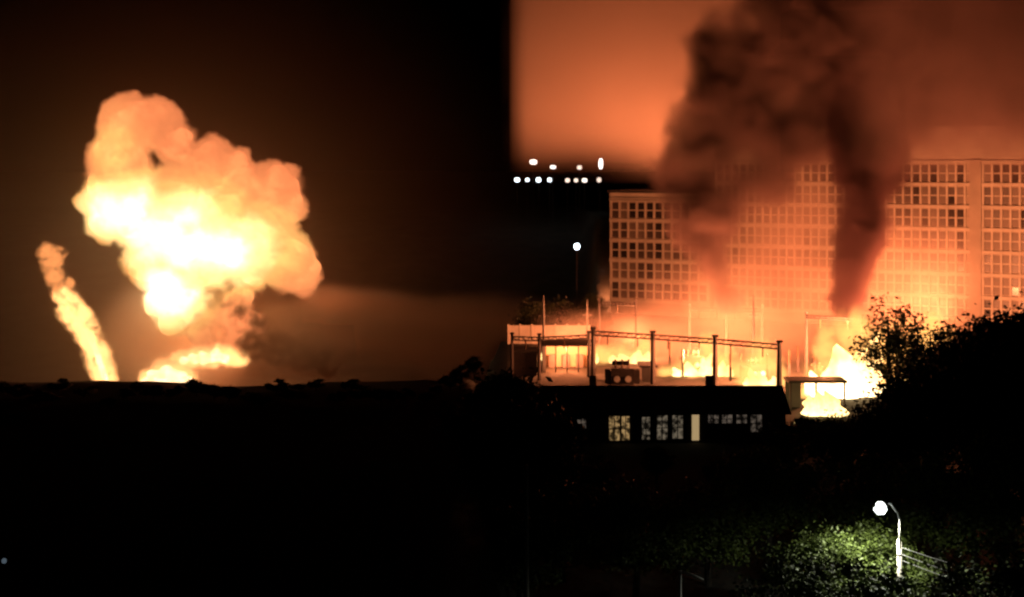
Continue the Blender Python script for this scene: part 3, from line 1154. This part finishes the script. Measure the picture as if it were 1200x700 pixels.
# dark garden trees between the houses and the lamp
gl = 'black garden tree in the unlit ground below the low house'
for i, (px, Y, k, s) in enumerate([(618, 126, 'mid', .9), (632, 116, 'mid', .9), (610, 98, 'mid2', 1.0), (640, 140, 'mid', .5), (700, 132, 'mid2', .5), (770, 138, 'mid', .38), (850, 130, 'mid2', .55), (915, 140, 'mid', .5), (980, 132, 'mid', .8), (660, 105, 'mid2', 1.0),  # leading ones added to keep firelight off the ridge flank
                                   (745, 100, 'mid', .9), (830, 104, 'mid2', 1.0), (900, 110, 'mid', .95), (1010, 112, 'mid2', 1.1), (1100, 105, 'mid', 1.0), (1180, 108, 'mid', 1.1), (1140, 118, 'mid2', 1.2)]):
    tree(k, GX(px, Y), Y, gl, 'garden trees in the dark', s, rng.uniform(0, 6), 'garden_tree')
for i, (px, Y, s_) in enumerate([(918, 150, .8), (940, 151, .85), (962, 150, .85), (985, 149, .85), (1008, 150, .9), (1030, 149, .95)]):  # bushes added to keep the main fire's light off the near ground
    tree('bush', GX(px, Y), Y, 'dark bush added to block firelight between the open shed and the black trees below', 'added bushes screening the main fire', s_, rng.uniform(0, 6), 'screen_bush', 'bush')
# trees lit green by the street lamp
for px, py, Y, k, lab in [(960, 628, 92, 'mid', 'green lamplit tree at the left below the street lamp'),
                          (1018, 618, 96, 'mid', 'bright green lamplit tree right behind the street lamp pole'),
                          (1000, 655, 84, 'mid2', 'low lamplit bush at the foot of the picture below the lamp'),
                          (930, 665, 86, 'mid2', 'dim green bush left of the lamplit trees'),
                          (1040, 640, 93, 'mid2', 'green lamplit tree hugging the right side of the lamp pole'),
                          (1192, 640, 84, 'mid2', 'dim green tree at the lower right corner behind the wires'),
                          (1155, 668, 80, 'mid2', 'dim green bush under the wires at lower right')]:
    z = P(px, py, Y).z
    tree(k, GX(px, Y), Y, lab, 'trees round the street lamp', max(0.4, z / (9.0 if k == 'mid' else 7.5)), rng.uniform(0, 6), 'lamplit_tree')

# left ridge: bushes and low trees along the dark skyline
rl = 'black bush on the dark ridge line below the explosion'
for i in range(34):
    px = 6 + i * 17.5 + rng.uniform(-6, 6)
    Y = rng.uniform(119, 127)
    tree('bush', GX(px, Y), Y, rl, 'bushes along the ridge', rng.uniform(0.16, 0.34), rng.uniform(0, 6), 'ridge_bush', 'bush')

for i, (px, py, Y) in enumerate([(598, 449, 112), (588, 446, 122), (574, 447, 128), (556, 444, 134), (540, 447, 126), (602, 452, 132)]):
    x = GX(px, Y)
    z = P(px, py, Y).z - ground_z(x, Y)
    tree('flank', x, Y, 'black tree where the ridge drops to the right', 'trees on the ridge flank', max(0.25, z / 9.0), rng.uniform(0, 6), 'flank_tree')
# dark trees on the valley's edge, left of the office wing
for i, (px, py, Y) in enumerate([(612, 372, 262), (632, 360, 266), (655, 352, 270), (676, 366, 262), (694, 345, 272), (708, 372, 258)]):
    x = GX(px, Y)
    z = P(px, py, Y).z - ground_z(x, Y)
    tree('big' if i % 2 else 'big2', x, Y, 'dark tree behind the pale fence, left of the office wing', 'trees behind the fence', max(0.25, z / 15.0), rng.uniform(0, 6), 'fence_tree')

# ---- street lamp
LY = 90.0
lx = GX(1054, LY)
lamp = thing('street_lamp', (lx, LY, 0), 'white street lamp shining on its concrete pole over green trees', 'street lamp')
hz = P(1033, 594, LY).z
MB().tube([(0, 0, -0.3), (0, 0, P(1054, 632, LY).z)], [0.21, 0.15], 10).build('pole', M['concrete'], lamp, True)
zt = P(1054, 632, LY).z
zb = P(1054, 603, LY).z
hx = GX(1036, LY) - lx
MB().tube([(0, -0.1, zt - 0.6), (0, -0.1, zb - 0.3), (-0.12, -0.1, zb + 0.1), (hx * 0.6, -0.1, hz + 0.22), (hx, -0.1, hz + 0.16)], 0.075, 8).build('arm', M['white_paint'], lamp, True)
head = MB()
head.tube([(hx + 0.25, -0.1, hz + 0.16), (hx - 0.1, -0.1, hz + 0.13), (hx - 0.75, -0.1, hz + 0.08)], [0.09, 0.18, 0.10], 8)
head = head.build('lamp_head', M['steel'], lamp, True)
lens = MB()
lens.tube([(hx + 0.08, -0.12, hz + 0.0), (hx - 0.12, -0.12, hz - 0.05), (hx - 0.42, -0.12, hz - 0.06), (hx - 0.62, -0.12, hz + 0.0)], [0.22, 0.42, 0.42, 0.22], 14)
M['lamp'] = emit('lamp_glow', (0.92, 1.0, 0.95), 4.0)
lens.build('lens', M['lamp'], head, True)
ld = bpy.data.lights.new('street_light', 'SPOT')
ld.energy = 3600
ld.color = (1.0, 1.0, 0.8)
ld.spot_size = math.radians(164)
ld.spot_blend = 0.5
ld.shadow_soft_size = 0.25
lo_ = link('street_light', ld, lamp, (hx - 0.27, -0.12, hz - 0.55))
MB().box((0.05, -0.2, P(1054, 650, LY).z), (0.5, 0.12, 0.1)).build('wire_bracket', M['steel'], lamp)


def wire(a, b, sag, label, r=0.022):
    a, b = Vector(a), Vector(b)
    m_ = MB()
    m_.tube([a.lerp(b, i / 16) - Vector((0, 0, sag * 4 * (i / 16) * (1 - i / 16))) - a for i in range(17)], r, 5)
    o_ = m_.build('overhead_wire', M['cable'], None, True, a)
    tag(o_, label, 'wire', 'overhead wires at the lamp')


wa = Vector((lx + 0.25, LY - 0.3, 0))
for py0, px1, py1, Y1, lab in [(642, 1245, 690, 84, 'topmost overhead wire running right from the lamp pole'),
                               (650, 1245, 705, 83, 'second overhead wire running right from the lamp pole'),
                               (657, 1250, 716, 82, 'lowest overhead wire running right from the lamp pole')]:
    a = P(1057, py0, LY - 0.3)
    wire(a, P(px1, py1, Y1), 0.25, lab, 0.03)

# ---- other poles in the foreground
t = thing('bracket_post', (GX(797, 88), 88, 0), 'short pale post with a slanting bracket at bottom centre', 'post')
zt = P(797, 669, 88).z
MB().tube([(0, 0, -0.3), (0, 0, zt)], 0.10, 8).build('post', M['white_paint'], t, True)
MB().tube([(0, 0, zt - 0.05), (0.6, -0.1, zt - 0.15), (1.45, -0.2, zt - 0.5)], [0.06, 0.06, 0.04], 8).build('bracket', M['white_paint'], t, True)
t = thing('utility_pole', (GX(617, 92), 92, 0), 'tall faint grey utility pole at the left of the dark gardens', 'pole')
zt = P(617, 545, 92).z
MB().tube([(0, 0, -0.3), (0, 0, zt)], [0.2, 0.13], 10).build('shaft', M['concrete'], t, True)
MB().box((0, -0.1, zt - 0.5), (1.4, 0.1, 0.1)).build('cross_arm', M['steel'], t)

# ---- lamps far away
def far_lamp(px, py, Y, w, h, label, strength, col, group, power=0, zb=None):
    p = P(px, py, Y)
    zg = ground_z(p.x, Y) if zb is None else zb
    t = thing('floodlight_mast', (p.x, Y, zg), label, 'floodlight', group)
    MB().tube([(0, 0, -1), (0, 0, p.z - zg)], [0.12, 0.08], 6).build('mast', M['dark_steel'], t)
    wm, hm = 0.8 * w / FPX * Y, 0.8 * h / FPX * Y
    m_ = MB()
    m_.tube([(0, -0.4, p.z - zg - hm / 2), (0, -0.4, p.z - zg - hm / 4), (0, -0.4, p.z - zg + hm / 4), (0, -0.4, p.z - zg + hm / 2)], [wm * .28, wm * .5, wm * .5, wm * .28], 10)
    m_.build('lamp_cluster', emit('floodlight_glow', col, strength, 'NONE'), t, True)
    if power:
        ld_ = bpy.data.lights.new('floodlight', 'POINT')
        ld_.energy = power
        ld_.color = col
        ld_.shadow_soft_size = 0.3
        link('floodlight_light', ld_, t, (0, -wm, p.z - zg))
    return t


W1, W2 = (0.85, 0.95, 1.0), (1.0, 0.75, 0.6)
CG = 'distant floodlights on the skyline'
for px, py, w, h, c, st, lab in [(606, 211, 8, 6, W1, 4, 'leftmost bluish floodlight of the lower distant row'), (618, 211, 6, 5.5, W1, 3, 'second bluish floodlight of the lower distant row'),
                                 (631, 211, 7.5, 6.5, W1, 4, 'third bluish floodlight of the lower distant row'), (644, 211, 6.5, 6, W1, 3, 'fourth bluish floodlight of the lower distant row'),
                                 (665, 211.5, 7, 6, W2, 1.6, 'pinkish floodlight at the left end of the distant bar of light'), (675, 211.5, 6, 5.5, W2, 1.6, 'floodlight in the middle of the distant bar of light'),
                                 (685, 211.5, 8, 6, (1, .85, .7), 2.2, 'brightest floodlight in the distant bar of light'), (702, 211, 6.5, 7, W2, 1.3, 'pink floodlight below the tall bright one'),
                                 (625, 190, 11, 7, (1, .85, .75), 3, 'wide floodlight above the bluish distant row'), (648, 196, 9, 5.5, (1, .85, .75), 2.2, 'small white floodlight of the upper distant row'),
                                 (679, 196.5, 7, 6, W2, 1.5, 'salmon floodlight of the upper distant row'), (704, 192, 6, 15, (1, .92, .85), 3.5, 'tall bright floodlight at the right end of the distant rows')]:
    far_lamp(px, py, 1000, w, h, lab, st * 0.9, c, CG)
far_lamp(676, 289, 420, 8.5, 9, 'lone bluish-white lamp in the dark left of the office wing', 6, (0.8, 0.9, 1.0), None)
far_lamp(578, 437, 560, 4, 3, 'tiny greenish lamp on the ridge at the end of the smoke trail', 0.25, (0.7, 1.0, 0.85), None)
far_lamp(8, 655, 75, 7, 7, 'faint bluish lamp near the lower left corner', 0.10, (0.6, 0.8, 1.0), None)

# ---- smoke over the substation
def plume_field(t, pos, dark=False):
    def pp(px, py, r, Y=235):
        s = Y / FPX
        rr = r * s
        return (P(px, py, Y), (rr, max(rr * 0.6, 5.0), rr))
    A = [pp(852, 345, 14, 222), pp(842, 315, 22, 224), pp(830, 285, 34, 226), pp(822, 250, 46, 228), pp(826, 205, 60, 230), pp(850, 228, 46, 230), pp(885, 198, 58, 232), pp(855, 150, 74, 232), pp(925, 150, 62, 234), pp(920, 130, 60, 238), pp(885, 90, 90), pp(950, 50, 115), pp(1030, 20, 110), pp(1110, 20, 110), pp(1190, 30, 110), pp(1260, 40, 100), pp(1130, 100, 62, 240), pp(1200, 110, 62, 240), pp(1070, 110, 60, 240)]
    B = [pp(988, 362, 9, 213), pp(991, 350, 11, 213), pp(994, 338, 14, 214), pp(997, 325, 16, 215), pp(1000, 312, 19, 216), pp(1005, 297, 22, 217), pp(1009, 280, 25, 218), pp(1013, 262, 29, 220), pp(1016, 240, 34, 222), pp(1020, 200, 48, 226), pp(1022, 150, 58, 230), pp(1000, 95, 66, 232)]
    w = warped(t, pos, 0.07, 9.0, 3.0)
    w = warped(t, w, 0.22, 4.0, 3.0)
    er = (noise_fx(t, w, 0.16, 5.0, 0.62) - 0.5) * 1.1
    a = (blobs(t, w, A, 0.15) + er).ramp(1.08, 0.62, 0.0, 2.0)
    b = (blobs(t, w, B, 0.12) + er * 0.7).ramp(1.05, 0.6, 0.0, 3.6)
    n = noise_fx(t, w, 0.12, 4.0).ramp(0.34, 0.60, 0.22, 1.15)
    sp = t.nodes.new('ShaderNodeSeparateXYZ')
    t.links.new(pos, sp.inputs[0])
    x, y, z = (Fx(t, sp.outputs[q]) for q in 'XYZ')
    over = z.ramp(27, 37) * x.ramp(48, 62) * 0.12
    return b * n if dark else a * n + over * n


v = volume('smoke_plume', (18, 204, 3), (128, 262, 72), 0.65, plume_field, smoke_mat('plume_smoke', (0.31, 0.22, 0.22), 0.28, 0.1))
tag(v, 'broad red-brown smoke plume rolling up before the left half of the office block', kind='stuff')
v = volume('smoke_plume', (40, 205, 4), (80, 246, 60), 0.65, lambda t, pos: plume_field(t, pos, True), smoke_mat('dark_plume_smoke', (0.17, 0.10, 0.11), 0.30, 0.1))
tag(v, 'narrow near-black smoke plume rising from the main fire before the facade', kind='stuff')


def bank_field(t, pos):
    w = warped(t, pos, 0.03, 14.0, 3.0)
    sp = t.nodes.new('ShaderNodeSeparateXYZ')
    t.links.new(w, sp.inputs[0])
    sq = t.nodes.new('ShaderNodeSeparateXYZ')
    t.links.new(pos, sq.inputs[0])
    x0 = Fx(t, sq.outputs['X'])
    x, y, z = (Fx(t, sp.outputs[q]) for q in 'XYZ')
    n = noise_fx(t, pos, 0.03, 3.0).ramp(0.25, 0.7, 0.55, 1.0)
    floor = z.ramp(29, 47)
    left = (x0 + (x - x0) * 0.35).ramp(-1.0, 5.0)
    return floor * left * n * x0.ramp(120, 60)


v = volume('smoke_bank', (-3, 306, 20), (200, 400, 130), 2.2, bank_field, smoke_mat('bank_smoke', (0.82, 0.66, 0.60), 0.021, 0.0))
tag(v, 'orange lit smoke bank filling the sky behind the office block', kind='stuff')


def veil_field(t, pos):
    w = warped(t, pos, 0.06, 10.0, 3.0)
    d = blobs(t, w, [(P(905, 290, 236), (13, 12, 18)), (P(930, 240, 240), (12, 10, 14)), (P(930, 350, 226), (22, 12, 10)), (P(860, 370, 224), (16, 10, 8)), (P(1040, 330, 226), (14, 10, 12)), (P(770, 400, 222), (22, 10, 4))], 0.3)
    n = noise_fx(t, pos, 0.10, 3.0).ramp(0.3, 0.65, 0.3, 1.0)
    return d.ramp(1.25, 0.2) * n


v = volume('fire_lit_smoke', (4, 208, 0.2), (92, 252, 52), 1.2, veil_field, smoke_mat('lit_smoke', (0.84, 0.66, 0.59), 0.062, 0.0))
tag(v, 'thin orange smoke veiling the lower office floors above the flames', kind='stuff')

GL = []
for px, py, Y, rx, rz in [(985, 445, 189, 4.0, 4.4), (1000, 415, 189, 3.0, 4.6), (958, 462, 189, 2.8, 2.6), (1025, 435, 189, 2.4, 4.4), (1008, 390, 189, 1.8, 3.0), (970, 410, 189, 1.8, 3.0),
                          (834, 425, 208, 2.4, 3.4), (812, 436, 208, 3.0, 2.2), (850, 430, 208, 2.0, 3.0), (790, 440, 208, 2.0, 1.4),
                          (893, 428, 199, 2.4, 3.0), (880, 440, 199, 2.0, 2.0), (908, 440, 199, 1.4, 2.6),
                          (748, 412, 222, 2.6, 2.2), (728, 418, 222, 2.4, 1.8), (705, 420, 222, 2.6, 1.4),
                          (1060, 420, 198, 4.2, 4.4), (1085, 402, 198, 3.4, 3.6), (1040, 440, 196, 3.0, 3.6), (1040, 410, 200, 2.4, 3.4)]:
    GL.append((P(px, py, Y), (rx * 1.2, 2.6, rz * 1.3)))
M['gas2'] = glow_mat('substation_burning_gas', (1.0, 0.44, 0.11), 0.75, 2.0)
v = gas('burning_gas', GL, (4, 185, 0.1), (64, 226, 16), 0.45, None, M['gas2'], (0.25, 3.4), (0.7, 1.8), (1.15, 0.4), (0.5, 0.38, 0.58))
tag(v, 'wisps of burning gas licking round the substation bays', kind='stuff')
